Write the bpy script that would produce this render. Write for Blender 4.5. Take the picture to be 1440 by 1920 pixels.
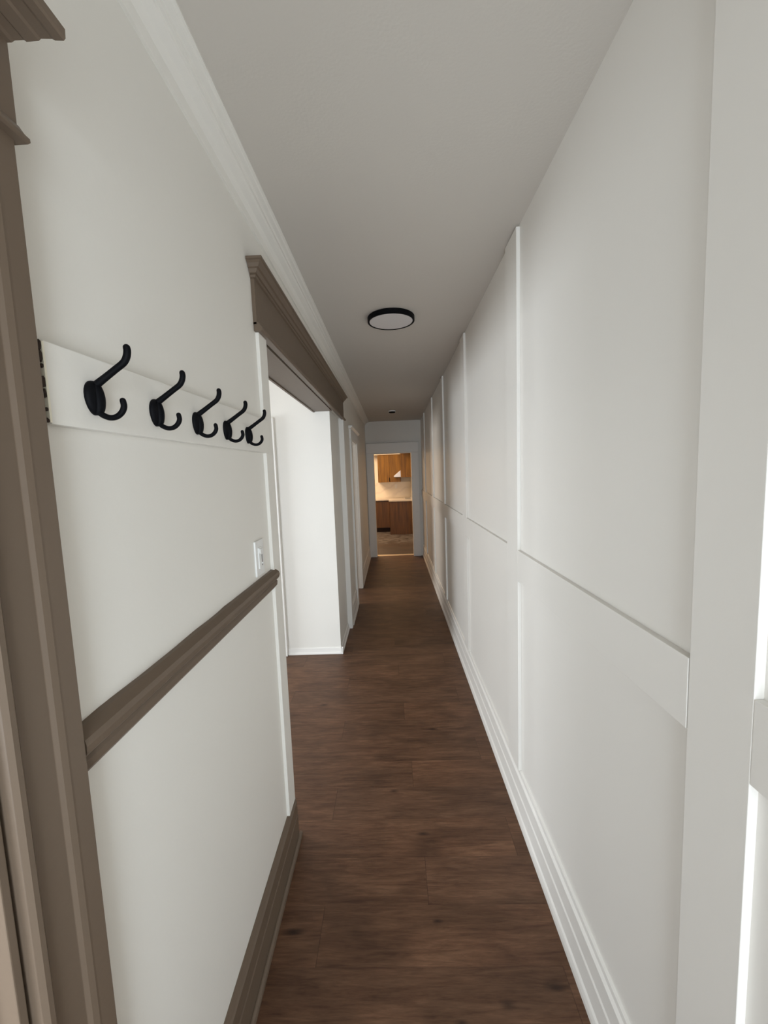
import bpy, bmesh, math, random
from mathutils import Vector, Matrix
random.seed(4)
C = bpy.context.scene.collection
for o in list(bpy.data.objects): bpy.data.objects.remove(o)
scn = bpy.context.scene

# ------------------------------------------------------------------ camera
YAW, PITCH, ROLL, FPX, HC = -0.024885, -0.099011, -0.037069, 760.0, 1.65
cy_, sy_, cp_, sp_, cr_, sr_ = math.cos(YAW), math.sin(YAW), math.cos(PITCH), math.sin(PITCH), math.cos(ROLL), math.sin(ROLL)
fw = Vector((sy_*cp_, cy_*cp_, sp_)); rt = Vector((cy_, -sy_, 0)); up = rt.cross(fw)
a = cr_*rt + sr_*up; b = -sr_*rt + cr_*up
cd = bpy.data.cameras.new('camera'); cam = bpy.data.objects.new('camera', cd); C.objects.link(cam)
M = Matrix.Identity(4)
for i, v in enumerate((a, b, -fw)):
    for r in range(3): M[r][i] = v[r]
M[0][3], M[1][3], M[2][3] = 0, 0, HC
cam.matrix_world = M
cd.sensor_fit = 'VERTICAL'; cd.sensor_height = 24; cd.sensor_width = 18
cd.lens = FPX/1920*24; cd.clip_start = .02
scn.camera = cam

# ------------------------------------------------------------------ view, world, daylight
scn.view_settings.view_transform = 'Standard'; scn.view_settings.look = 'None'
scn.view_settings.gamma = 1; scn.view_settings.use_curve_mapping = False
scn.view_settings.exposure = 0.12
w = bpy.data.worlds.new('world'); scn.world = w; w.use_nodes = True
w.node_tree.nodes['Background'].inputs[0].default_value = (.75, .87, 1, 1)
w.node_tree.nodes['Background'].inputs[1].default_value = 1.0

def area(name, loc, direction, sx, sy, power, col):
    l = bpy.data.lights.new(name, 'AREA'); l.shape = 'RECTANGLE'; l.size = sx; l.size_y = sy
    l.energy = power; l.color = col
    o = bpy.data.objects.new(name, l); C.objects.link(o); o.location = loc
    o.rotation_euler = Vector(direction).to_track_quat('-Z', 'Z').to_euler()
    return o
# daylight in the open front doorway, the living-room windows, and the side-room window
d_ = area('daylight_front_door', (.205, -1.42, 1.15), (-.12, 1, .12), .66, 1.95, 37, (.80, .90, 1)); d_.data.spread = math.radians(165)
area('daylight_living_window', (-1.75, -1.38, 1.12), (.05, 1, -.25), 1.7, 1.25, 88, (.83, .915, 1))
area('daylight_living_side', (-4.10, 2.75, 1.4), (1, 0, -.35), 1.3, 1.5, 86, (.86, .93, 1))
area('daylight_side_room', (-3.14, 5.45, 1.35), (1, 0, -.1), .8, 1.5, 46, (1, .95, .89))
area('kitchen_lamp_light', (-.45, 9.35, 2.5), (0, 0, -1), .4, .4, 16, (1, .64, .36))
area('kitchen_added_light', (-1.4, 10.3, 2.5), (.1, .1, -1), 1.0, 1.0, 60, (1, .70, .44))  # unseen second lamp, added to brighten the backsplash from the left

# ------------------------------------------------------------------ materials
def newmat(name):
    m = bpy.data.materials.new(name); m.use_nodes = True
    return m, m.node_tree, m.node_tree.nodes['Principled BSDF']
def N(nt, t, **kw):
    n = nt.nodes.new(t)
    for k, v in kw.items(): setattr(n, k, v)
    return n
def math_(nt, op, x, y=None, z=None):
    n = N(nt, 'ShaderNodeMath', operation=op)
    for i, q in enumerate((x, y, z)):
        if q is None: continue
        if isinstance(q, (int, float)): n.inputs[i].default_value = q
        else: nt.links.new(q, n.inputs[i])
    return n.outputs[0]
def mixc(nt, f, c1, c2, mode='MIX'):
    n = N(nt, 'ShaderNodeMix', data_type='RGBA', blend_type=mode)
    for s, q in ((n.inputs[0], f), (n.inputs[6], c1), (n.inputs[7], c2)):
        if isinstance(q, (int, float)): s.default_value = q
        elif isinstance(q, tuple): s.default_value = q if len(q) == 4 else (*q, 1)
        else: nt.links.new(q, s)
    return n.outputs[2]
def paint(name, col, rough=.5, bump=.05, scale=60, var=.04, spec=.4):
    m, nt, p = newmat(name)
    tc = N(nt, 'ShaderNodeTexCoord')
    n1 = N(nt, 'ShaderNodeTexNoise'); n1.inputs['Scale'].default_value = 2.3; n1.inputs['Detail'].default_value = 3
    nt.links.new(tc.outputs['Object'], n1.inputs['Vector'])
    dark = tuple(c*(1-var) for c in col)
    nt.links.new(mixc(nt, n1.outputs[0], dark, col), p.inputs['Base Color'])
    n2 = N(nt, 'ShaderNodeTexNoise'); n2.inputs['Scale'].default_value = scale; n2.inputs['Detail'].default_value = 4
    nt.links.new(tc.outputs['Object'], n2.inputs['Vector'])
    bp = N(nt, 'ShaderNodeBump'); bp.inputs['Strength'].default_value = bump; bp.inputs['Distance'].default_value = .01
    nt.links.new(n2.outputs[0], bp.inputs['Height']); nt.links.new(bp.outputs[0], p.inputs['Normal'])
    p.inputs['Roughness'].default_value = rough; p.inputs['Specular IOR Level'].default_value = spec
    return m
WALL = paint('wall_paint', (.80, .765, .70), .5, .04, 60, .02)
PANEL = paint('panel_paint', (.80, .768, .715), .42, .03, 40, .02)
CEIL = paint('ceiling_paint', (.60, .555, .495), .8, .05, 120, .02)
TRIM = paint('white_gloss_trim', (.82, .79, .74), .38, .015, 50, .02)
BROWN = paint('brown_gloss_paint', (.150, .108, .075), .42, .05, 35, .06, .3)
BLACK = paint('black_metal', (.004, .004, .005), .55, .02, 80, .04, .08)
DIFF = paint('frosted_diffuser', (.72, .70, .69), .35, 0.0)
PLASTIC = paint('white_plastic', (.84, .83, .80), .3, 0.0)
GREYP = paint('grey_plastic', (.30, .29, .28), .4, 0.0)
CHIP = paint('bare_dark_wood', (.035, .018, .010), .8, .3, 90, .5)
CREAM = paint('cream_edge', (.86, .80, .66), .45, .05)
KWALL = paint('kitchen_wall_paint', (.80, .76, .68), .6, .04)
GREYW = paint('grey_kitchen_paint', (.60, .575, .54), .6, .04)
STEEL, nt, p = newmat('brushed_steel'); p.inputs['Metallic'].default_value = .6; p.inputs['Base Color'].default_value = (.75, .75, .74, 1); p.inputs['Roughness'].default_value = .35
BRASS, nt, p = newmat('worn_threshold_metal'); p.inputs['Metallic'].default_value = .5; p.inputs['Base Color'].default_value = (.85, .72, .55, 1); p.inputs['Roughness'].default_value = .35

def floor_material():
    m, nt, p = newmat('brown_vinyl_plank')
    tc = N(nt, 'ShaderNodeTexCoord'); sx = N(nt, 'ShaderNodeSeparateXYZ'); nt.links.new(tc.outputs['Object'], sx.inputs[0])
    X, Y = sx.outputs[0], sx.outputs[1]
    yy = math_(nt, 'DIVIDE', math_(nt, 'SUBTRACT', Y, 1.198), .194)
    row = math_(nt, 'FLOOR', yy); fy = math_(nt, 'SUBTRACT', yy, row)
    uu = math_(nt, 'DIVIDE', math_(nt, 'SUBTRACT', math_(nt, 'ADD', X, .318), math_(nt, 'MULTIPLY', row, .397)), 1.22)
    col = math_(nt, 'FLOOR', uu); fx = math_(nt, 'SUBTRACT', uu, col)
    pid = math_(nt, 'ADD', math_(nt, 'MULTIPLY', row, 7.31), math_(nt, 'MULTIPLY', col, 3.77))
    wn = N(nt, 'ShaderNodeTexWhiteNoise', noise_dimensions='1D'); nt.links.new(pid, wn.inputs['W'])
    # grain runs along the planks (X)
    cv = N(nt, 'ShaderNodeCombineXYZ')
    nt.links.new(math_(nt, 'MULTIPLY', X, 2.6), cv.inputs[0]); nt.links.new(math_(nt, 'MULTIPLY', Y, 22), cv.inputs[1]); nt.links.new(pid, cv.inputs[2])
    g1 = N(nt, 'ShaderNodeTexNoise'); g1.inputs['Scale'].default_value = 1.6; g1.inputs['Detail'].default_value = 8; g1.inputs['Roughness'].default_value = .68; g1.inputs['Distortion'].default_value = .7
    nt.links.new(cv.outputs[0], g1.inputs['Vector'])
    cv2 = N(nt, 'ShaderNodeCombineXYZ')
    nt.links.new(math_(nt, 'MULTIPLY', X, 2.6), cv2.inputs[0]); nt.links.new(math_(nt, 'MULTIPLY', Y, 6), cv2.inputs[1]); nt.links.new(pid, cv2.inputs[2])
    g2 = N(nt, 'ShaderNodeTexNoise'); g2.inputs['Scale'].default_value = 1.1; g2.inputs['Detail'].default_value = 3; g2.inputs['Distortion'].default_value = .8
    nt.links.new(cv2.outputs[0], g2.inputs['Vector'])
    r1 = N(nt, 'ShaderNodeValToRGB'); e = r1.color_ramp.elements
    e[0].position = .28; e[0].color = (.074, .035, .020, 1)
    e[1].position = .72; e[1].color = (.174, .096, .056, 1)
    q = r1.color_ramp.elements.new(.48); q.color = (.121, .062, .035, 1)
    nt.links.new(g1.outputs[0], r1.inputs[0])
    r2 = N(nt, 'ShaderNodeValToRGB'); e = r2.color_ramp.elements
    e[0].position = .3; e[0].color = (.66, .64, .62, 1); e[1].position = .68; e[1].color = (1.14, 1.12, 1.1, 1)
    nt.links.new(g2.outputs[0], r2.inputs[0])
    c = mixc(nt, 1.0, r1.outputs[0], r2.outputs[0], 'MULTIPLY')
    tone = N(nt, 'ShaderNodeValToRGB'); e = tone.color_ramp.elements
    e[0].color = (.93, .93, .93, 1); e[1].color = (1.08, 1.04, 1.0, 1)
    nt.links.new(wn.outputs[0], tone.inputs[0])
    c = mixc(nt, 1.0, c, tone.outputs[0], 'MULTIPLY')
    cv3 = N(nt, 'ShaderNodeCombineXYZ')
    nt.links.new(math_(nt, 'MULTIPLY', X, 9), cv3.inputs[0]); nt.links.new(math_(nt, 'MULTIPLY', Y, 95), cv3.inputs[1]); nt.links.new(pid, cv3.inputs[2])
    g3 = N(nt, 'ShaderNodeTexNoise'); g3.inputs['Scale'].default_value = 1.5; g3.inputs['Detail'].default_value = 5; g3.inputs['Roughness'].default_value = .7
    nt.links.new(cv3.outputs[0], g3.inputs['Vector'])
    r3 = N(nt, 'ShaderNodeValToRGB'); e = r3.color_ramp.elements
    e[0].position = .32; e[0].color = (.76, .74, .72, 1); e[1].position = .62; e[1].color = (1.12, 1.12, 1.12, 1)
    nt.links.new(g3.outputs[0], r3.inputs[0]); c = mixc(nt, 1.0, c, r3.outputs[0], 'MULTIPLY')
    # knots
    for kx, ky, s in ((-.418, 1.304, 1), (.081, 1.699, .7), (.459, 1.144, .9), (.107, 1.337, .5), (.30, 1.10, .7), (-.05, 1.95, .6), (.2, 2.45, .7), (-.55, 2.75, .6), (.15, 1.06, .6)):
        dx = math_(nt, 'DIVIDE', math_(nt, 'SUBTRACT', X, kx), .034*s); dy = math_(nt, 'DIVIDE', math_(nt, 'SUBTRACT', Y, ky), .014*s)
        d = math_(nt, 'SQRT', math_(nt, 'ADD', math_(nt, 'MULTIPLY', dx, dx), math_(nt, 'MULTIPLY', dy, dy)))
        d = math_(nt, 'ADD', d, math_(nt, 'MULTIPLY', math_(nt, 'SUBTRACT', g1.outputs[0], .5), 2.5))
        k = N(nt, 'ShaderNodeMapRange'); k.inputs[1].default_value = 1.5; k.inputs[2].default_value = .0; k.inputs[3].default_value = 0; k.inputs[4].default_value = .9
        nt.links.new(d, k.inputs[0])
        c = mixc(nt, k.outputs[0], c, (.022, .011, .007))
    # seams
    sy1 = math_(nt, 'LESS_THAN', fy, .009); sxx = math_(nt, 'LESS_THAN', fx, .0022)
    seam = math_(nt, 'MULTIPLY', math_(nt, 'MAXIMUM', math_(nt, 'MULTIPLY', sy1, .4), sxx), .5)
    c = mixc(nt, seam, c, (.028, .014, .009))
    nt.links.new(c, p.inputs['Base Color'])
    rr = N(nt, 'ShaderNodeMapRange'); rr.inputs[3].default_value = .38; rr.inputs[4].default_value = .56
    nt.links.new(g1.outputs[0], rr.inputs[0]); nt.links.new(rr.outputs[0], p.inputs['Roughness'])
    bp = N(nt, 'ShaderNodeBump'); bp.inputs['Strength'].default_value = .12; bp.inputs['Distance'].default_value = .004
    nt.links.new(g1.outputs[0], bp.inputs['Height']); nt.links.new(bp.outputs[0], p.inputs['Normal'])
    p.inputs['Specular IOR Level'].default_value = .28
    return m
FLOOR = floor_material()

def kitchen_floor_material():
    m, nt, p = newmat('kitchen_floor_worn')
    tc = N(nt, 'ShaderNodeTexCoord'); sx = N(nt, 'ShaderNodeSeparateXYZ'); nt.links.new(tc.outputs['Object'], sx.inputs[0])
    mp = N(nt, 'ShaderNodeMapping'); mp.inputs['Scale'].default_value = (3.4, 4.5, 1); nt.links.new(tc.outputs['Object'], mp.inputs[0])
    n1 = N(nt, 'ShaderNodeTexNoise'); n1.inputs['Scale'].default_value = 1.6; n1.inputs['Detail'].default_value = 6; n1.inputs['Distortion'].default_value = 1.2
    nt.links.new(mp.outputs[0], n1.inputs['Vector'])
    r = N(nt, 'ShaderNodeValToRGB'); e = r.color_ramp.elements
    e[0].position = .40; e[0].color = (.035, .022, .016, 1); e[1].position = .54; e[1].color = (.105, .094, .088, 1)
    nt.links.new(n1.outputs[0], r.inputs[0])
    d = math_(nt, 'ADD', sx.outputs[1], math_(nt, 'MULTIPLY', math_(nt, 'SUBTRACT', n1.outputs[0], .5), 1.0))
    f = N(nt, 'ShaderNodeMapRange'); f.inputs[1].default_value = 9.15; f.inputs[2].default_value = 9.5; nt.links.new(d, f.inputs[0])
    mp2 = N(nt, 'ShaderNodeMapping'); mp2.inputs['Scale'].default_value = (1.5, 14, 1); nt.links.new(tc.outputs['Object'], mp2.inputs[0])
    n2 = N(nt, 'ShaderNodeTexNoise'); n2.inputs['Scale'].default_value = 1.4; n2.inputs['Detail'].default_value = 6; nt.links.new(mp2.outputs[0], n2.inputs['Vector'])
    r2 = N(nt, 'ShaderNodeValToRGB'); e = r2.color_ramp.elements
    e[0].position = .3; e[0].color = (.022, .011, .006, 1); e[1].position = .7; e[1].color = (.058, .031, .017, 1)
    nt.links.new(n2.outputs[0], r2.inputs[0])
    nt.links.new(mixc(nt, f.outputs[0], r2.outputs[0], r.outputs[0]), p.inputs['Base Color'])
    p.inputs['Roughness'].default_value = .6
    return m
KFLOOR = kitchen_floor_material()

def wood_material(name, c0, c1, sc=(9, 9, .7)):
    m, nt, p = newmat(name)
    tc = N(nt, 'ShaderNodeTexCoord'); mp = N(nt, 'ShaderNodeMapping'); mp.inputs['Scale'].default_value = sc; nt.links.new(tc.outputs['Object'], mp.inputs[0])
    n1 = N(nt, 'ShaderNodeTexNoise'); n1.inputs['Scale'].default_value = 2.4; n1.inputs['Detail'].default_value = 6; n1.inputs['Distortion'].default_value = .4
    nt.links.new(mp.outputs[0], n1.inputs['Vector'])
    r = N(nt, 'ShaderNodeValToRGB'); e = r.color_ramp.elements
    e[0].position = .3; e[0].color = (*c0, 1); e[1].position = .7; e[1].color = (*c1, 1)
    nt.links.new(n1.outputs[0], r.inputs[0]); nt.links.new(r.outputs[0], p.inputs['Base Color'])
    p.inputs['Roughness'].default_value = .45
    return m
CABW = wood_material('cabinet_wood_amber', (.115, .050, .004), (.27, .130, .012))
CABD = wood_material('cabinet_wood_dark', (.055, .022, .004), (.125, .052, .009))
TOE = paint('dark_toe_kick', (.02, .008, .006), .7, .02)

def marble_material():
    m, nt, p = newmat('cream_marble')
    tc = N(nt, 'ShaderNodeTexCoord')
    n0 = N(nt, 'ShaderNodeTexNoise'); n0.inputs['Scale'].default_value = 1.7; n0.inputs['Detail'].default_value = 4; nt.links.new(tc.outputs['Object'], n0.inputs['Vector'])
    mp = N(nt, 'ShaderNodeMapping'); mp.inputs['Rotation'].default_value = (0, .5, 0); nt.links.new(tc.outputs['Object'], mp.inputs[0])
    wv = N(nt, 'ShaderNodeTexWave'); wv.inputs['Scale'].default_value = 1.2; wv.inputs['Distortion'].default_value = 9; wv.inputs['Detail'].default_value = 4
    wv.bands_direction = 'Z'; nt.links.new(mp.outputs[0], wv.inputs['Vector'])
    r = N(nt, 'ShaderNodeValToRGB'); e = r.color_ramp.elements
    e[0].position = .0; e[0].color = (.64, .58, .50, 1); e[1].position = .22; e[1].color = (.78, .72, .60, 1)
    nt.links.new(wv.outputs[0], r.inputs[0])
    nt.links.new(mixc(nt, n0.outputs[0], r.outputs[0], (.80, .74, .64)), p.inputs['Base Color'])
    p.inputs['Roughness'].default_value = .3
    return m
MARBLE = marble_material()
COUNTER = paint('pale_counter', (.62, .57, .50), .35, .02)

# ------------------------------------------------------------------ mesh helpers (world coordinates)
def bx(bm, x0, x1, y0, y1, z0, z1):
    v = [bm.verts.new((x, y, z)) for z in (z0, z1) for x, y in ((x0, y0), (x1, y0), (x1, y1), (x0, y1))]
    for f in ((3, 2, 1, 0), (4, 5, 6, 7), (0, 1, 5, 4), (1, 2, 6, 5), (2, 3, 7, 6), (3, 0, 4, 7)): bm.faces.new([v[i] for i in f])
def extr(bm, pts, ax, a0, a1):
    def P(p, t):
        return (p[0], t, p[1]) if ax == 'y' else (p[0], p[1], t) if ax == 'z' else (t, p[0], p[1])
    A = [bm.verts.new(P(p, a0)) for p in pts]; B = [bm.verts.new(P(p, a1)) for p in pts]
    n = len(pts); bm.faces.new(A); bm.faces.new(B[::-1])
    for i in range(n): bm.faces.new((A[i], B[i], B[(i+1) % n], A[(i+1) % n]))
def mesh(name, bm, mat, parent=None, bevel=0, smooth=False, keep=False, seg=2):
    bmesh.ops.recalc_face_normals(bm, faces=bm.faces)
    co = [v.co for v in bm.verts]
    if parent is not None: o0 = Vector(parent['_o'])
    elif keep: o0 = Vector((0, 0, 0))
    else: o0 = Vector(((min(c.x for c in co)+max(c.x for c in co))/2, (min(c.y for c in co)+max(c.y for c in co))/2, min(c.z for c in co)))
    for v in bm.verts: v.co -= o0
    me = bpy.data.meshes.new(name); bm.to_mesh(me); bm.free(); me.materials.append(mat)
    o = bpy.data.objects.new(name, me); C.objects.link(o)
    if smooth:
        for pl in me.polygons: pl.use_smooth = True
    if parent is None: o.location = o0
    else:
        o.parent = parent
    o['_o'] = list(o0)
    if bevel:
        md = o.modifiers.new('bevel', 'BEVEL'); md.width = bevel; md.segments = seg; md.limit_method = 'ANGLE'; md.angle_limit = math.radians(40)
    return o
def box(name, mat, x0, x1, y0, y1, z0, z1, parent=None, bevel=0, keep=False):
    bm = bmesh.new(); bx(bm, x0, x1, y0, y1, z0, z1); return mesh(name, bm, mat, parent, bevel, keep=keep)
def prof(name, mat, pts, ax, a0, a1, parent=None, bevel=0, slope=False):
    bm = bmesh.new(); extr(bm, pts, ax, a0, a1)
    if slope:
        for v in bm.verts: v.co.z -= SL*v.co.y
    return mesh(name, bm, mat, parent, bevel)
def st(o, label, cat):
    o['kind'] = 'structure'; o['label'] = label; o['category'] = cat; return o
def thing(name, loc, label, cat, group=None):
    o = bpy.data.objects.new(name, None); o.empty_display_size = .05; C.objects.link(o); o.location = loc; o['_o'] = list(loc)
    o['label'] = label; o['category'] = cat
    if group: o['group'] = group
    return o
def tube(bm, pts, radii, nseg=14, flat=1.0, cap=True):
    # pts in the plane y = const; ring built from tangent in xz plane and the y axis
    n = len(pts); rings = []
    for i, p_ in enumerate(pts):
        t = (Vector(pts[min(i+1, n-1)]) - Vector(pts[max(i-1, 0)])).normalized()
        s = Vector((0, 1, 0)); u = t.cross(s).normalized()
        rings.append([bm.verts.new(Vector(p_) + radii[i]*(math.cos(2*math.pi*k/nseg)*u + flat*math.sin(2*math.pi*k/nseg)*s)) for k in range(nseg)])
    for r0, r1 in zip(rings, rings[1:]):
        for k in range(nseg): bm.faces.new((r0[k], r0[(k+1) % nseg], r1[(k+1) % nseg], r1[k]))
    bm.faces.new(rings[0][::-1]); bm.faces.new(rings[-1])
def smooth_path(keys, sub=6):
    out = []
    for i in range(len(keys)-1):
        p0, p1, p2, p3 = keys[max(i-1, 0)], keys[i], keys[i+1], keys[min(i+2, len(keys)-1)]
        for k in range(sub):
            t = k/sub
            out.append(tuple(.5*((2*b_)+(-a_+c_)*t+(2*a_-5*b_+4*c_-d_)*t*t+(-a_+3*b_-3*c_+d_)*t**3) for a_, b_, c_, d_ in zip(p0, p1, p2, p3)))
    out.append(keys[-1]); return out
def rounded_tip(path, rad):
    # add hemispherical ends to a list of (x,y,z,r)
    pts = [p_[:3] for p_ in path]; rs = [p_[3] for p_ in path]
    e = Vector(pts[-1]); t = (e - Vector(pts[-2])).normalized(); r = rs[-1]
    for q in (.35, .65, .87, .98):
        pts.append(tuple(e + t*r*q)); rs.append(r*math.sqrt(1-q*q))
    return pts, rs
def disc_lathe(bm, prof_, cx, cy, nseg=64):
    rings = [[bm.verts.new((cx+r*math.cos(2*math.pi*k/nseg), cy+r*math.sin(2*math.pi*k/nseg), z)) for k in range(nseg)] for r, z in prof_]
    for r0, r1 in zip(rings, rings[1:]):
        for k in range(nseg): bm.faces.new((r0[k], r0[(k+1) % nseg], r1[(k+1) % nseg], r1[k]))
    return rings

CT, SL = 2.650, 0.0065                    # ceiling height falls gently towards the kitchen
def cz(y): return CT - SL*y
LX, RX = -.50, .555                       # faces of the two hall walls
END = 7.79

# ------------------------------------------------------------------ shell
st(box('floor', FLOOR, -4.3, .70, -1.45, 7.90, -.08, 0, keep=True), 'brown wood-look plank floor running down the hallway', 'floor')
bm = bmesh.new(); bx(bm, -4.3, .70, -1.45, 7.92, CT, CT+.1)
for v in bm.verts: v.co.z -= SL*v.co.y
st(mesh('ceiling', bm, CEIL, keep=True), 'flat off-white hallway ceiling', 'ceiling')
bm = bmesh.new()
bx(bm, -.66, LX, -1.32, -.31, 0, 2.06)
bx(bm, -.66, LX, -1.32, .435, 2.06, 2.66)
bx(bm, -.66, LX, .435, 1.66, 0, 2.66)
bx(bm, -.66, LX, 1.66, 3.585, 2.205, 2.66)
bx(bm, -.66, -.532, 3.585, 4.17, 0, 2.205)
bx(bm, -.66, LX, 3.585, 4.17, 2.205, 2.64)
bx(bm, -.66, LX, 4.17, 4.98, 0, 2.64)
bx(bm, -.66, LX, 4.98, 5.68, 2.05, 2.64)
bx(bm, -.66, LX, 5.68, END, 0, 2.62)
st(mesh('wall_left', bm, WALL, keep=True), 'off-white left hallway wall with hooks and wide opening', 'wall')
st(box('wall_right', PANEL, RX, RX+.12, -1.32, END, 0, 2.66, keep=True), 'white panelled right wall of the hallway', 'wall')
bm = bmesh.new(); bx(bm, -.66, -.36, END, 7.92, 0, 2.64); bx(bm, .363, RX+.1, END, 7.92, 0, 2.64); bx(bm, -.36, .363, END, 7.92, 2.0, 2.64)
st(mesh('wall_end', bm, WALL, keep=True), 'short end wall around the kitchen doorway', 'wall')
bm = bmesh.new()
bx(bm, -4.3, -2.62, -1.45, -1.32, 0, 2.66); bx(bm, -.88, -.14, -1.45, -1.32, 0, 2.66); bx(bm, .55, .70, -1.45, -1.32, 0, 2.66)
bx(bm, -2.62, -.88, -1.45, -1.32, 0, .48); bx(bm, -2.62, -.88, -1.45, -1.32, 2.15, 2.66); bx(bm, -.14, .55, -1.45, -1.32, 2.17, 2.66)
st(mesh('wall_front', bm, WALL, keep=True), 'front wall with the entrance doorway behind the viewer', 'wall')
bm = bmesh.new()
bx(bm, -4.3, -4.2, -1.45, 2.0, 0, 2.66); bx(bm, -4.3, -4.2, 3.2, 7.92, 0, 2.66); bx(bm, -4.3, -4.2, 2.0, 3.2, 0, .65); bx(bm, -4.3, -4.2, 2.0, 3.2, 2.15, 2.66)
st(mesh('wall_living', bm, WALL, keep=True), 'outer wall of the living room left of the hall', 'wall')
bm = bmesh.new(); bx(bm, -4.2, -.66, 3.585, 3.715, 0, 2.64)
st(mesh('wall_dividing', bm, WALL, keep=True), 'bright white wall seen through the wide left opening', 'wall')
bm = bmesh.new(); bx(bm, -3.3, -3.2, 3.715, 5.05, 0, 2.63); bx(bm, -3.3, -3.2, 5.85, 7.92, 0, 2.63); bx(bm, -3.3, -3.2, 5.05, 5.85, 0, .6); bx(bm, -3.3, -3.2, 5.05, 5.85, 2.1, 2.63)
st(mesh('wall_side_room', bm, WALL, keep=True), 'outer wall of the room behind the far left doorway', 'wall')
st(box('wall_side_room_back', WALL, -3.2, -.66, END, 7.92, 0, 2.63, keep=True), 'back wall of the room behind the far left doorway', 'wall')
# kitchen shell
KB = 11.6
st(box('floor_kitchen', KFLOOR, -2.4, .62, 7.90, KB+.1, -.08, 0, keep=True), 'worn kitchen floor, dark planks turning to grey marbled tile', 'floor')
st(box('ceiling_kitchen', KWALL, -2.4, .62, 7.92, KB+.1, 2.6, 2.7, keep=True), 'pale kitchen ceiling', 'ceiling')
st(box('wall_kitchen_back', KWALL, -2.4, .62, KB, KB+.1, 0, 2.6, keep=True), 'cream back wall of the kitchen', 'wall')
st(box('wall_kitchen_right', GREYW, .502, .62, 7.92, KB, 0, 2.6, keep=True), 'right wall of the kitchen', 'wall')
st(box('wall_kitchen_left', KWALL, -2.4, -2.3, 7.92, KB, 0, 2.6, keep=True), 'left wall of the kitchen', 'wall')
st(box('wall_kitchen_front', KWALL, -2.4, -.66, 7.92, 8.02, 0, 2.6, keep=True), 'kitchen side of the wall left of the doorway', 'wall')

tn = [0]
def trim(o, label, cat='trim'):
    tn[0] += 1; o.name = 'trim_%d' % tn[0]; return st(o, label, cat)

# ------------------------------------------------------------------ right wall: baseboard, battens, rails
F = RX-.015                               # face of battens and rails
pts = [(RX, 0), (.532, 0), (.5325, .022), (.5385, .040), (.5395, .120), (.5415, .126), (.5420, .185), (.5365, .190), (.5365, .200), (.545, .216), (.5485, .230), (RX, .232)]
pts = [(RX+.001, 0), (.530, 0), (.5305, .018), (.534, .034), (.539, .042), (.539, .120), (.5425, .127), (.5425, .186), (.5385, .192), (.5385, .204), (.5455, .214), (.5465, .230), (RX+.001, .234)]
st(prof('baseboard_right', TRIM, pts, 'y', -1.32, END), 'tall white moulded baseboard along the panelled right wall', 'baseboard')
near = [-.58, .60, 1.78, 3.035, 4.32, 5.50, 6.84]
batw = [.135, .135, .165, .165, .16, .16, .15]
words = ['behind the viewer', 'nearest the viewer at the right picture edge', 'second from the viewer', 'third from the viewer', 'fourth from the viewer', 'fifth from the viewer', 'sixth and last before the end wall']
for i, (y0, w_) in enumerate(zip(near, batw)):
    zt = cz(y0+w_)-.008
    trim(box('trim', PANEL, F, RX+.001, y0, y0+w_, .236, zt, bevel=.0012), 'white vertical batten on the right wall, '+words[i], 'batten')
ends = near + [END]
for i in range(len(near)):
    ya = near[i]+batw[i]; yb = ends[i+1]
    trim(box('trim', PANEL, F, RX+.001, ya+(.003 if i == 1 else .0), yb-.0005, 1.143, 1.283, bevel=.0012), 'white horizontal rail board on the right wall in the %s panel bay' % ['first hidden', 'nearest', 'second', 'third', 'fourth', 'fifth', 'last'][i], 'rail')

# ------------------------------------------------------------------ left wall, near part
# crown moulding along ceiling
cp = [(LX-.001, CT+.002), (LX-.001, CT-.070), (LX+.008, CT-.070), (LX+.011, CT-.060), (LX+.014, CT-.048), (LX+.026, CT-.034), (LX+.046, CT-.026), (LX+.050, CT-.020), (LX+.056, CT-.020), (LX+.060, CT-.012), (LX+.074, CT-.010), (LX+.077, CT-.006), (LX+.083, CT-.005), (LX+.083, CT+.002)]
trim(prof('trim', WALL, cp, 'y', -1.32, END, slope=True), 'white stepped crown moulding where left wall meets ceiling', 'crown moulding')
# brown moulded baseboard with shoe
bp_ = [(LX-.001, 0), (-.484, 0), (-.484, .112), (-.4865, .118), (-.4855, .124), (-.4855, .176), (-.4905, .184), (-.4885, .190), (-.4960, .206), (LX-.001, .206)]
st(prof('baseboard_left', BROWN, bp_, 'y', .5595, 1.690), 'brown moulded baseboard under the chair rail on the left', 'baseboard')
sh = [(-.4835, 0), (-.471, 0), (-.4705, .010), (-.4735, .017), (-.479, .021), (-.4835, .022)]
st(prof('baseboard_left_shoe', BROWN, sh, 'y', .5595, 1.704, bevel=.001), 'brown shoe moulding strip in front of the left baseboard', 'baseboard')
# chair rail
rp = [(LX-.001, 1.203), (-.490, 1.203), (-.484, 1.211), (-.482, 1.226), (-.486, 1.232), (-.480, 1.236), (-.474, 1.243), (-.471, 1.256), (-.474, 1.266), (-.480, 1.270), (-.490, 1.277), (LX-.001, 1.280)]
bm = bmesh.new(); extr(bm, rp, 'y', .5595, 1.60)
# hand-cut paint edge: the upper and lower lips wander a little
bmesh.ops.bisect_edges(bm, edges=[e for e in bm.edges if abs(e.verts[0].co.y-e.verts[1].co.y) > .5], cuts=60)
for v in bm.verts:
    if v.co.x < -.4985:
        v.co.z += .0022*math.sin(v.co.y*63)*math.sin(v.co.y*23+1) + random.uniform(-.0008, .0008)
trim(mesh('trim', bm, BROWN), 'brown chair rail along the left wall below the light switch', 'chair rail')
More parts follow.
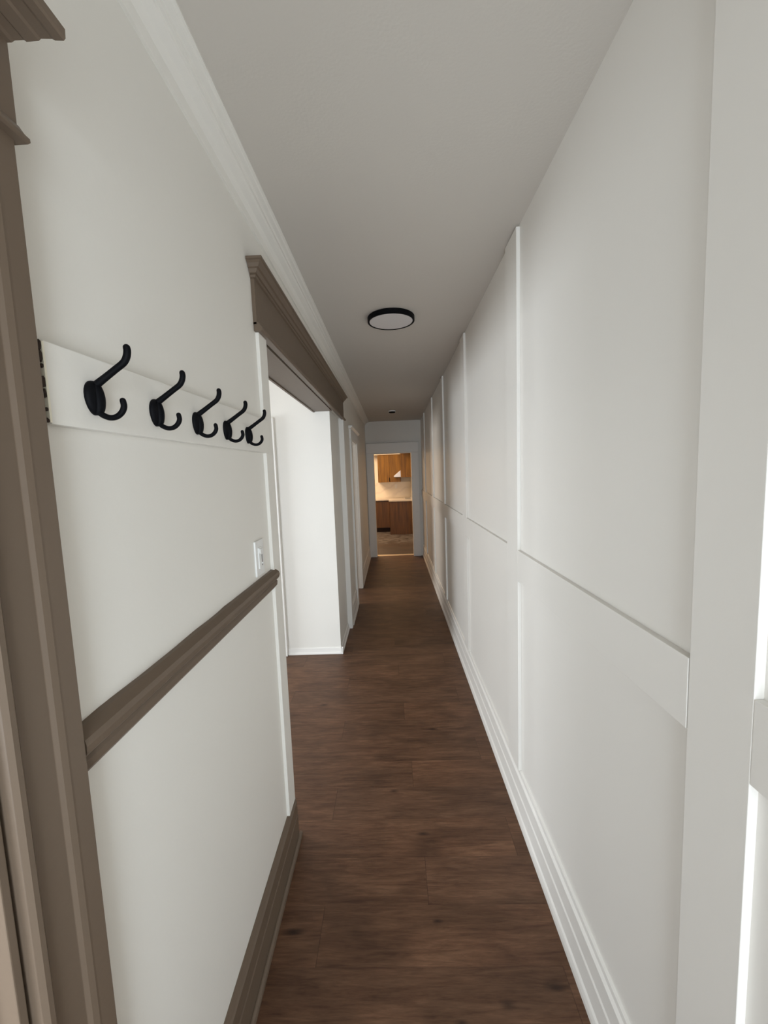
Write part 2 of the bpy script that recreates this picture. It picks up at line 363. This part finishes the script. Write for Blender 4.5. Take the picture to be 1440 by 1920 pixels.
# white casing board at near side of wide opening and one at its old far side
trim(box('trim', WALL, LX-.001, -.487, 1.578, 1.672, .207, 2.232, bevel=.002), 'white vertical casing board at near edge of the wide opening', 'casing')
trim(box('trim', TRIM, -.533, -.482, 4.168, 4.262, 0, 2.225, bevel=.002), 'white vertical casing board on left wall beyond the wide opening', 'casing')
# header over wide opening
HY0, HY1 = 1.562, 4.262
hb = [(LX-.001, 2.214), (-.486, 2.214), (-.486, 2.392), (LX-.001, 2.392)]
hdr = prof('trim', BROWN, hb, 'y', HY0, HY1, bevel=.001)
hdr = trim(hdr, 'brown header with crown over the wide left opening', 'door header')
cr = [(-.486, 2.376), (-.479, 2.378), (-.477, 2.384), (-.479, 2.389), (-.473, 2.391), (-.470, 2.396), (-.467, 2.403), (-.460, 2.406), (-.4585, 2.410), (-.455, 2.417), (-.448, 2.423), (-.442, 2.425), (-.442, 2.434)]
def crown_with_return(pr, y0, y1, par, nm='crown', ret=True):
    bm = bmesh.new(); base = -.4985; rows = []
    for x, z in pr:
        q = x-(-.486)
        rows.append([bm.verts.new(v) for v in ((base, y0-q, z), (x, y0-q, z), (x, y1+q, z), (base, y1+q, z))])
    bm.faces.new(rows[0]); bm.faces.new(rows[-1][::-1])
    for r0, r1 in zip(rows, rows[1:]):
        for i in range(4): bm.faces.new((r0[i], r1[i], r1[(i+1) % 4], r0[(i+1) % 4]))
    return mesh(nm, bm, BROWN, par)
crown_with_return(cr, HY0, HY1, hdr)
ml = [(-.4985, 2.190), (-.474, 2.190), (-.468, 2.193), (-.4665, 2.200), (-.469, 2.207), (-.476, 2.212), (-.479, 2.220), (-.4865, 2.222), (-.4985, 2.222)]
bm = bmesh.new(); extr(bm, ml, 'y', HY0+.0, HY1+.015); mesh('bead', bm, BROWN, hdr)
# brown soffit lining of the wide opening
so = box('trim', BROWN, -.676, -.513, 1.665, 3.584, 2.192, 2.2045)
trim(so, 'brown soffit board lining the top of the wide opening', 'soffit')
trim(box('trim', BROWN, -.676, -.661, 1.60, 3.584, 2.185, 2.30, bevel=.002), 'brown edge strip on the living-room side of the soffit', 'trim')

# infill wall and dividing wall small white base
sb = lambda s: [(0, 0)]
st(prof('baseboard_infill', TRIM, [(-.533, 0), (-.512, 0), (-.512, .010), (-.516, .017), (-.521, .020), (-.523, .052), (-.528, .060), (-.533, .060)], 'y', 3.566, 4.168), 'low white baseboard on the short wall piece past the opening', 'baseboard')
st(prof('baseboard_dividing', TRIM, [(3.586, 0), (3.565, 0), (3.565, .010), (3.569, .017), (3.574, .020), (3.576, .052), (3.581, .060), (3.586, .060)], 'x', -1.017, -.512), 'low white baseboard below the bright wall in the opening', 'baseboard')
trim(box('trim', TRIM, -1.135, -1.018, 3.540, 3.586, 0, 2.150, bevel=.003), 'white vertical board standing against the bright wall in the opening', 'casing')
# left wall beyond opening: tall moulded baseboards
def lbase(y0, y1, nm, lab):
    g = lambda x: -1.055+ (RX+.0-x) + .5545
    pl = [(LX-.001, 0), (-.476, 0), (-.4765, .018), (-.480, .034), (-.485, .042), (-.485, .120), (-.4885, .127), (-.4885, .186), (-.4845, .192), (-.4845, .204), (-.4915, .214), (-.4925, .225), (LX-.001, .228)]
    st(prof(nm, TRIM, pl, 'y', y0, y1), lab, 'baseboard')
lbase(4.262, 4.865, 'baseboard_left_middle', 'white baseboard on left wall before the far doorway')
lbase(5.80, END, 'baseboard_left_far', 'white baseboard on left wall between far doorway and end wall')
# second doorway (far left)
trim(box('trim', TRIM, LX-.001, -.478, 4.865, 4.985, 0, 2.05, bevel=.002), 'white casing on the near side of the far left doorway', 'casing')
trim(box('trim', TRIM, LX-.001, -.478, 5.675, 5.795, 0, 2.05, bevel=.002), 'white casing on the far side of the far left doorway', 'casing')
h2 = trim(box('trim', TRIM, LX-.001, -.478, 4.855, 5.805, 2.051, 2.170, bevel=.002), 'white header board with cap over the far left doorway', 'door header')
bm = bmesh.new(); extr(bm, [(LX, 2.170), (-.474, 2.170), (-.460, 2.185), (-.452, 2.190), (-.452, 2.202), (LX, 2.202)], 'y', 4.80, 5.86); mesh('cap', bm, TRIM, h2)
bm = bmesh.new(); bx(bm, -.66, -.478, 5.658, 5.681, 0, 2.05); bx(bm, -.60, -.56, 5.642, 5.66, 0, 2.04); bx(bm, -.515, -.50, 5.652, 5.66, 0, 2.04)
trim(mesh('trim', bm, TRIM, bevel=.002), 'white stepped far jamb of the far left doorway', 'door jamb')
bm = bmesh.new(); bx(bm, -.66, -.49, 4.979, 4.995, 0, 2.04); trim(mesh('trim', bm, TRIM), 'white near jamb of the far left doorway', 'door jamb')
bm = bmesh.new(); bx(bm, -.66, -.49, 4.995, 5.658, 2.035, 2.0505); trim(mesh('trim', bm, TRIM), 'white head jamb of the far left doorway', 'door jamb')

# end doorway casing
trim(box('trim', TRIM, -.489, -.352, END-.028, END+.001, 0, 2.0, bevel=.002), 'white casing left of the kitchen doorway', 'casing')
trim(box('trim', TRIM, .357, .500, END-.028, END+.001, 0, 2.0, bevel=.002), 'white casing right of the kitchen doorway', 'casing')
trim(box('trim', TRIM, -.489, .503, END-.030, END+.001, 2.0005, 2.188, bevel=.003), 'white header board above the kitchen doorway', 'door header')
trim(box('trim', TRIM, -.492, .508, END-.034, END+.001, 2.197, 2.208, bevel=.002), 'thin cap strip on header above kitchen doorway', 'trim')
bm = bmesh.new(); bx(bm, -.362, -.352, END+.001, 7.93, 0, 2.0); bx(bm, .357, .365, END+.001, 7.93, 0, 2.0); bx(bm, -.352, .357, END+.001, 7.93, 1.99, 2.0005)
trim(mesh('trim', bm, TRIM), 'white jamb lining inside the kitchen doorway', 'door jamb')
prof_t = [(7.86, 0), (7.875, .010), (7.90, .013), (7.93, .011), (7.95, 0)]
trim(prof('trim', BRASS, prof_t, 'x', -.352, .357), 'pale shiny threshold strip in the kitchen doorway', 'threshold')

# ------------------------------------------------------------------ brown door casing in the near left corner
FX = -.470
cas = [(LX-.001, .5555), (-.4715, .5555), (FX, .554), (FX, .527), (FX+.0005, .523), (FX-.0015, .514), (FX-.006, .509),
       (FX-.006, .464), (FX-.002, .461), (FX+.003, .455), (FX+.003, .448), (FX-.002, .442), (FX-.010, .441), (LX-.001, .441)]
c1 = trim(prof('trim', BROWN, cas, 'z', 0, 2.10, bevel=.0008), 'brown moulded door casing at the left picture edge', 'casing')
bm = bmesh.new(); bx(bm, -.66, -.482, .424, .4355, 0, 2.06); bx(bm, -.60, -.515, .408, .425, 0, 2.05)
trim(mesh('trim', bm, BROWN, bevel=.0015), 'brown door jamb with stop, turned to the entrance light', 'door jamb')
trim(box('trim', BROWN, LX-.001, -.469, -.78, .560, 2.092, 2.214), 'brown header board over the near left doorway', 'door header')
hd = bpy.data.objects['trim_%d' % tn[0]]
bm = bmesh.new(); extr(bm, [(-.4985, 2.090), (-.459, 2.090), (-.455, 2.0915), (-.4555, 2.096), (-.461, 2.101), (-.468, 2.112), (-.4985, 2.112)], 'y', -.79, .562); mesh('bead', bm, BROWN, hd)
c2 = [(-.4985, 2.2085), (-.463, 2.2080), (-.459, 2.2100), (-.447, 2.2098), (-.444, 2.2075), (-.428, 2.2078), (-.425, 2.2100), (-.411, 2.2090), (-.407, 2.2070), (-.396, 2.2060), (-.3935, 2.2085), (-.393, 2.219), (-.4985, 2.235)]
bm = bmesh.new(); extr(bm, c2, 'y', -.80, .560); mesh('crown', bm, BROWN, hd)

# ------------------------------------------------------------------ coat rack
RK = (-.5, 1.1, 1.735)
rack = thing('coat_rack', RK, 'white wall board with five black double coat hooks above the chair rail', 'coat rack')
bm = bmesh.new()
v = [(.577, 1.735, 1.851), (1.612, 1.739, 1.866)]
A = []
for y, z0, z1 in v:
    A.append([bm.verts.new((x, y, z)) for x, z in ((-.5005, z0), (-.482, z0), (-.482, z1), (-.5005, z1))])
bm.faces.new(A[0]); bm.faces.new(A[1][::-1])
for i in range(4): bm.faces.new((A[0][i], A[1][i], A[1][(i+1) % 4], A[0][(i+1) % 4]))
mesh('backboard', bm, WALL, rack, bevel=.0012)
e_ = box('worn_edge', CREAM, -.5005, -.4816, .5738, .5775, 1.737, 1.849, rack); e_['label'] = 'cream unpainted end of the board'
bm = bmesh.new(); yb = .5745
for z0, z1, d_ in ((1.834, 1.850, .009), (1.820, 1.838, .008), (1.812, 1.818, .005), (1.784, 1.801, .007), (1.770, 1.783, .006), (1.752, 1.758, .005), (1.736, 1.743, .009)):
    k = 9; pr = []
    for j in range(k):
        t = 2*math.pi*j/k; rr_ = random.uniform(.75, 1.1)
        pr.append((yb-d_/2+rr_*d_/2*math.cos(t), (z0+z1)/2+rr_*(z1-z0)/2*math.sin(t)))
    extr(bm, pr, 'x', -.4985, -.4822)
o = mesh('chipped_wood', bm, CHIP, rack); o['label'] = 'dark bare wood showing where paint chipped off'

def make_hook(y0, zc):
    """one double hook screwed on the board; coordinates relative to hook 1 measured at y .665"""
    P0 = Vector((-.4820, y0, zc))
    bm = bmesh.new()
    # domed oval plate
    rings = []; n = 28
    for s, d in ((1, 0), (1, .003), (.95, .006), (.80, .0085), (.55, .0105), (.25, .0115)):
        ring = []
        for k in range(n):
            t = 2*math.pi*k/n
            hy = .0200*s*math.cos(t) - .0015; hz = .0275*s*math.sin(t)
            hy *= 1-.12*math.sin(t)*(-1)            # slightly fuller at the top
            ring.append(bm.verts.new(P0 + Vector((d, hy, hz))))
        rings.append(ring)
    for r0, r1 in zip(rings, rings[1:]):
        for k in range(n): bm.faces.new((r0[k], r0[(k+1) % n], r1[(k+1) % n], r1[k]))
    bm.faces.new(rings[0][::-1]); bm.faces.new(rings[-1])
    # central spine joining the prongs
    sp = smooth_path([(-.4775, y0, zc+.024, .0050), (-.4735, y0, zc+.012, .0068), (-.4720, y0, zc-.003, .0074), (-.4735, y0, zc-.018, .0064), (-.4780, y0, zc-.026, .0046)], 4)
    tube(bm, [q[:3] for q in sp], [q[3] for q in sp], 14, 1.25)
    # upper prong
    up_ = smooth_path([(-.4860, y0, zc+.014, .0062), (-.4770, y0, zc+.0205, .0062), (-.4590, y0, zc+.0325, .0056), (-.4420, y0, zc+.0440, .0054), (-.4275, y0, zc+.0540, .0055), (-.4215, y0, zc+.0630, .0056), (-.4195, y0, zc+.0720, .0056), (-.4200, y0, zc+.0775, .0054)], 5)
    p_, r_ = rounded_tip(up_, 1); tube(bm, p_, r_, 16)
    lo = smooth_path([(-.4830, y0, zc-.016, .0052), (-.4770, y0, zc-.0205, .0050), (-.4690, y0, zc-.0275, .0048), (-.4580, y0, zc-.0318, .0046), (-.4470, y0, zc-.0305, .0046), (-.4380, y0, zc-.0240, .0047), (-.4335, y0, zc-.0150, .0048), (-.4345, y0, zc-.0055, .0047)], 5)
    p_, r_ = rounded_tip(lo, 1); tube(bm, p_, r_, 16)
    h = mesh('coat_hook', bm, BLACK, rack, smooth=True)
    bm = bmesh.new(); rr = .0046
    rings = [[bm.verts.new(P0 + Vector((.0150+d, rr*s*math.cos(2*math.pi*k/14), -.003+rr*s*math.sin(2*math.pi*k/14)))) for k in range(14)] for s, d in ((1, -.004), (1, .0005), (.7, .0020), (.3, .0026))]
    for r0, r1 in zip(rings, rings[1:]):
        for k in range(14): bm.faces.new((r0[k], r0[(k+1) % 14], r1[(k+1) % 14], r1[k]))
    bm.faces.new(rings[-1])
    sc = mesh('screw_head', bm, BLACK, rack, smooth=True)
    sc.parent = h; return h
h0 = make_hook(.665, 1.786)
for i, (y, dz) in enumerate(((.838, .001), (1.012, .000), (1.192, .001), (1.368, .002))):
    c = h0.copy(); C.objects.link(c); c.parent = rack; c.location = (0, y-.665, dz)
    for ch in h0.children:
        d = ch.copy(); C.objects.link(d); d.parent = c

# ------------------------------------------------------------------ light switch
sw = thing('light_switch', (-.5, 1.442, 1.29), 'white dimmer switch plate on left wall just above the chair rail', 'light switch')
box('wall_plate', PLASTIC, -.5003, -.493, 1.400, 1.487, 1.292, 1.420, sw, bevel=.0025)
box('frame', PLASTIC, -.494, -.4895, 1.424, 1.463, 1.318, 1.394, sw, bevel=.001)
box('toggle', PLASTIC, -.490, -.4862, 1.431, 1.456, 1.372, 1.389, sw, bevel=.001)
s_ = box('slider_slot', GREYP, -.4897, -.4890, 1.447, 1.458, 1.326, 1.366, sw); s_['label'] = 'grey recessed slider slot'
box('slider', PLASTIC, -.4892, -.486, 1.448, 1.457, 1.332, 1.338, sw, bevel=.0006)
for z in (1.304, 1.408):
    bm = bmesh.new(); n = 12
    r0 = [bm.verts.new((-.4935, 1.4435+.0028*math.cos(2*math.pi*k/n), z+.0028*math.sin(2*math.pi*k/n))) for k in range(n)]
    r1 = [bm.verts.new((-.4922, q.co.y, q.co.z)) for q in r0]
    for k in range(n): bm.faces.new((r0[k], r0[(k+1) % n], r1[(k+1) % n], r1[k]))
    bm.faces.new(r1); mesh('screw', bm, PLASTIC, sw)

# ------------------------------------------------------------------ ceiling fixtures
cx, cy, zz = .023, 2.705, cz(2.705)
cl = thing('ceiling_light', (cx, cy, zz), 'round black-rimmed flush ceiling light, switched off', 'ceiling light')
bm = bmesh.new(); R0 = .1500
disc_lathe(bm, [(R0-.004, zz+.001), (R0, zz-.003), (R0, zz-.029), (R0-.002, zz-.031), (R0-.0105, zz-.031), (R0-.0125, zz-.029), (R0-.0125, zz-.018)], cx, cy)
mesh('housing', bm, BLACK, cl, smooth=False)
bm = bmesh.new(); rg = disc_lathe(bm, [(R0-.012, zz-.020), (R0-.012, zz-.0285), (R0-.018, zz-.0295), (.07, zz-.030), (.02, zz-.030)], cx, cy); bm.faces.new(rg[-1])
mesh('diffuser', bm, DIFF, cl)
dx, dy = .023, 6.55; zz = cz(dy)
sd = thing('smoke_detector', (dx, dy, zz), 'small round white smoke detector with dark underside on far ceiling', 'smoke detector')
bm = bmesh.new(); disc_lathe(bm, [(.045, zz+.001), (.058, zz-.002), (.058, zz-.012), (.052, zz-.018), (.048, zz-.018)], dx, dy, 36); mesh('base', bm, PLASTIC, sd)
bm = bmesh.new(); rg = disc_lathe(bm, [(.050, zz-.016), (.050, zz-.030), (.040, zz-.036), (.012, zz-.038)], dx, dy, 36); bm.faces.new(rg[-1]); mesh('cover', bm, BLACK, sd)

# ------------------------------------------------------------------ kitchen
cab = thing('base_cabinet', (-.36, 11.2, 0), 'dark wood base cabinet with toe kick, left one under the counter', 'cabinet')
box('body', CABD, -.620, -.112, 11.0, KB-.002, .12, .868, cab)
box('door', CABD, -.612, -.118, 10.980, 11.0, .128, .838, cab, bevel=.002)
box('toe_kick', TOE, -.620, -.112, 11.05, KB-.002, 0, .12, cab)
cab2 = thing('base_cabinet', (.19, 11.0, 0), 'wood base cabinet with plain side panel reaching the floor, on the right', 'cabinet')
box('body', CABD, -.090, .500, 10.542, KB-.002, 0, .868, cab2)
box('side_panel', CABD, -.110, .500, 10.520, 10.542, .0, .868, cab2, bevel=.002)
box('door', CABD, -.111, -.090, 10.545, 10.975, .12, .84, cab2, bevel=.002)
ct = thing('countertop', (.0, 11.0, .869), 'pale thin countertop on both base cabinets', 'countertop')
bm = bmesh.new(); extr(bm, [(-.640, 10.955), (-.128, 10.955), (-.128, 10.500), (.5015, 10.500), (.5015, KB-.001), (-.640, KB-.001)], 'z', .869, .905); mesh('slab', bm, COUNTER, ct, bevel=.003)
trim(box('trim', MARBLE, -.640, .5015, KB-.018, KB-.0005, .9055, 1.350), 'cream veined marble backsplash behind the counter', 'backsplash')
wc = thing('wall_cabinet', (-.09, 11.4, 1.355), 'amber wood wall cabinet with two doors, on the back wall', 'cabinet')
box('body', CABW, -.405, .218, 11.222, KB-.001, 1.357, 2.105, wc)
box('door', CABW, -.407, -.086, 11.200, 11.221, 1.357, 2.105, wc, bevel=.002)
box('door', CABW, -.082, .218, 11.200, 11.221, 1.357, 2.105, wc, bevel=.002)
for x in (-.100,):
    box('handle', BLACK, x, x+.012, 11.180, 11.192, 1.372, 1.480, wc, bevel=.003)
wc2 = thing('wall_cabinet', (.35, 10.54, 1.49), 'wood wall cabinet seen from its side, on the kitchen right wall', 'cabinet')
box('body', CABW, .222, .500, 10.472, 10.645, 1.490, 2.108, wc2)
box('side_panel', CABW, .207, .500, 10.450, 10.472, 1.488, 2.108, wc2, bevel=.002)
box('door', CABW, .2065, .222, 10.474, 10.645, 1.490, 2.108, wc2, bevel=.001)
hood = thing('range_hood', (.26, 10.9, 1.48), 'slanted silver range hood beside the right wall cabinet', 'range hood')
bm = bmesh.new(); extr(bm, [(.500, 1.500), (.028, 1.500), (.028, 1.528), (.205, 1.668), (.500, 1.668)], 'y', 10.66, 11.18); mesh('canopy', bm, STEEL, hood, bevel=.003)
bm = bmesh.new(); bx(bm, .05, .49, 10.68, 11.16, 1.488, 1.500); mesh('filter', bm, GREYP, hood)
bm = bmesh.new(); bx(bm, .300, .500, 10.76, 11.08, 1.668, 2.108); mesh('duct_cover', bm, STEEL, hood)
st(box('wall_soffit', KWALL, -.64, .5015, 11.19, KB-.001, 2.112, 2.60), 'pale soffit above the kitchen wall cabinets', 'soffit')
st(box('wall_soffit_side', KWALL, .20, .5015, 8.02, 11.188, 2.112, 2.60), 'pale soffit above the side wall cabinet', 'soffit')
trim(box('trim', GREYW, .222, .5015, KB-.006, KB+.001, 1.352, 2.11), 'grey painted wall strip above the right part of backsplash', 'trim')
ot = thing('wall_outlet', (.085, KB-.018, 1.16), 'white outlet plate on the marble backsplash', 'outlet')
box('plate', PLASTIC, .048, .118, KB-.026, KB-.0175, 1.165, 1.285, ot, bevel=.002)
for z in (1.195, 1.238):
    box('socket', PLASTIC, .068, .098, KB-.0272, KB-.0255, z, z+.026, ot)
ck = thing('cooktop', (.25, 10.92, .905), 'flat grey cooktop on the counter', 'cooktop')
box('rim', STEEL, .30, .47, 10.62, 11.22, .9052, .910, ck, bevel=.001)
box('glass', GREYP, .31, .46, 10.63, 11.21, .910, .913, ck)
kl = thing('ceiling_light', (-.45, 9.35, 2.6), 'kitchen ceiling lamp nearest the doorway, out of view', 'ceiling light')
bm = bmesh.new(); disc_lathe(bm, [(.20, 2.600), (.23, 2.596), (.23, 2.575), (.215, 2.575), (.215, 2.59)], -.45, 9.35, 40); mesh('housing', bm, PLASTIC, kl)
kl = thing('ceiling_light', (-1.4, 10.3, 2.6), 'added second ceiling lamp in the left part of the kitchen, out of view', 'ceiling light')  # fixture invented to go with the added second light
bm = bmesh.new(); disc_lathe(bm, [(.20, 2.600), (.23, 2.596), (.23, 2.575), (.215, 2.575), (.215, 2.59)], -1.4, 10.3, 40); mesh('housing', bm, PLASTIC, kl)

for o in bpy.data.objects:
    if '_o' in o: del o['_o']
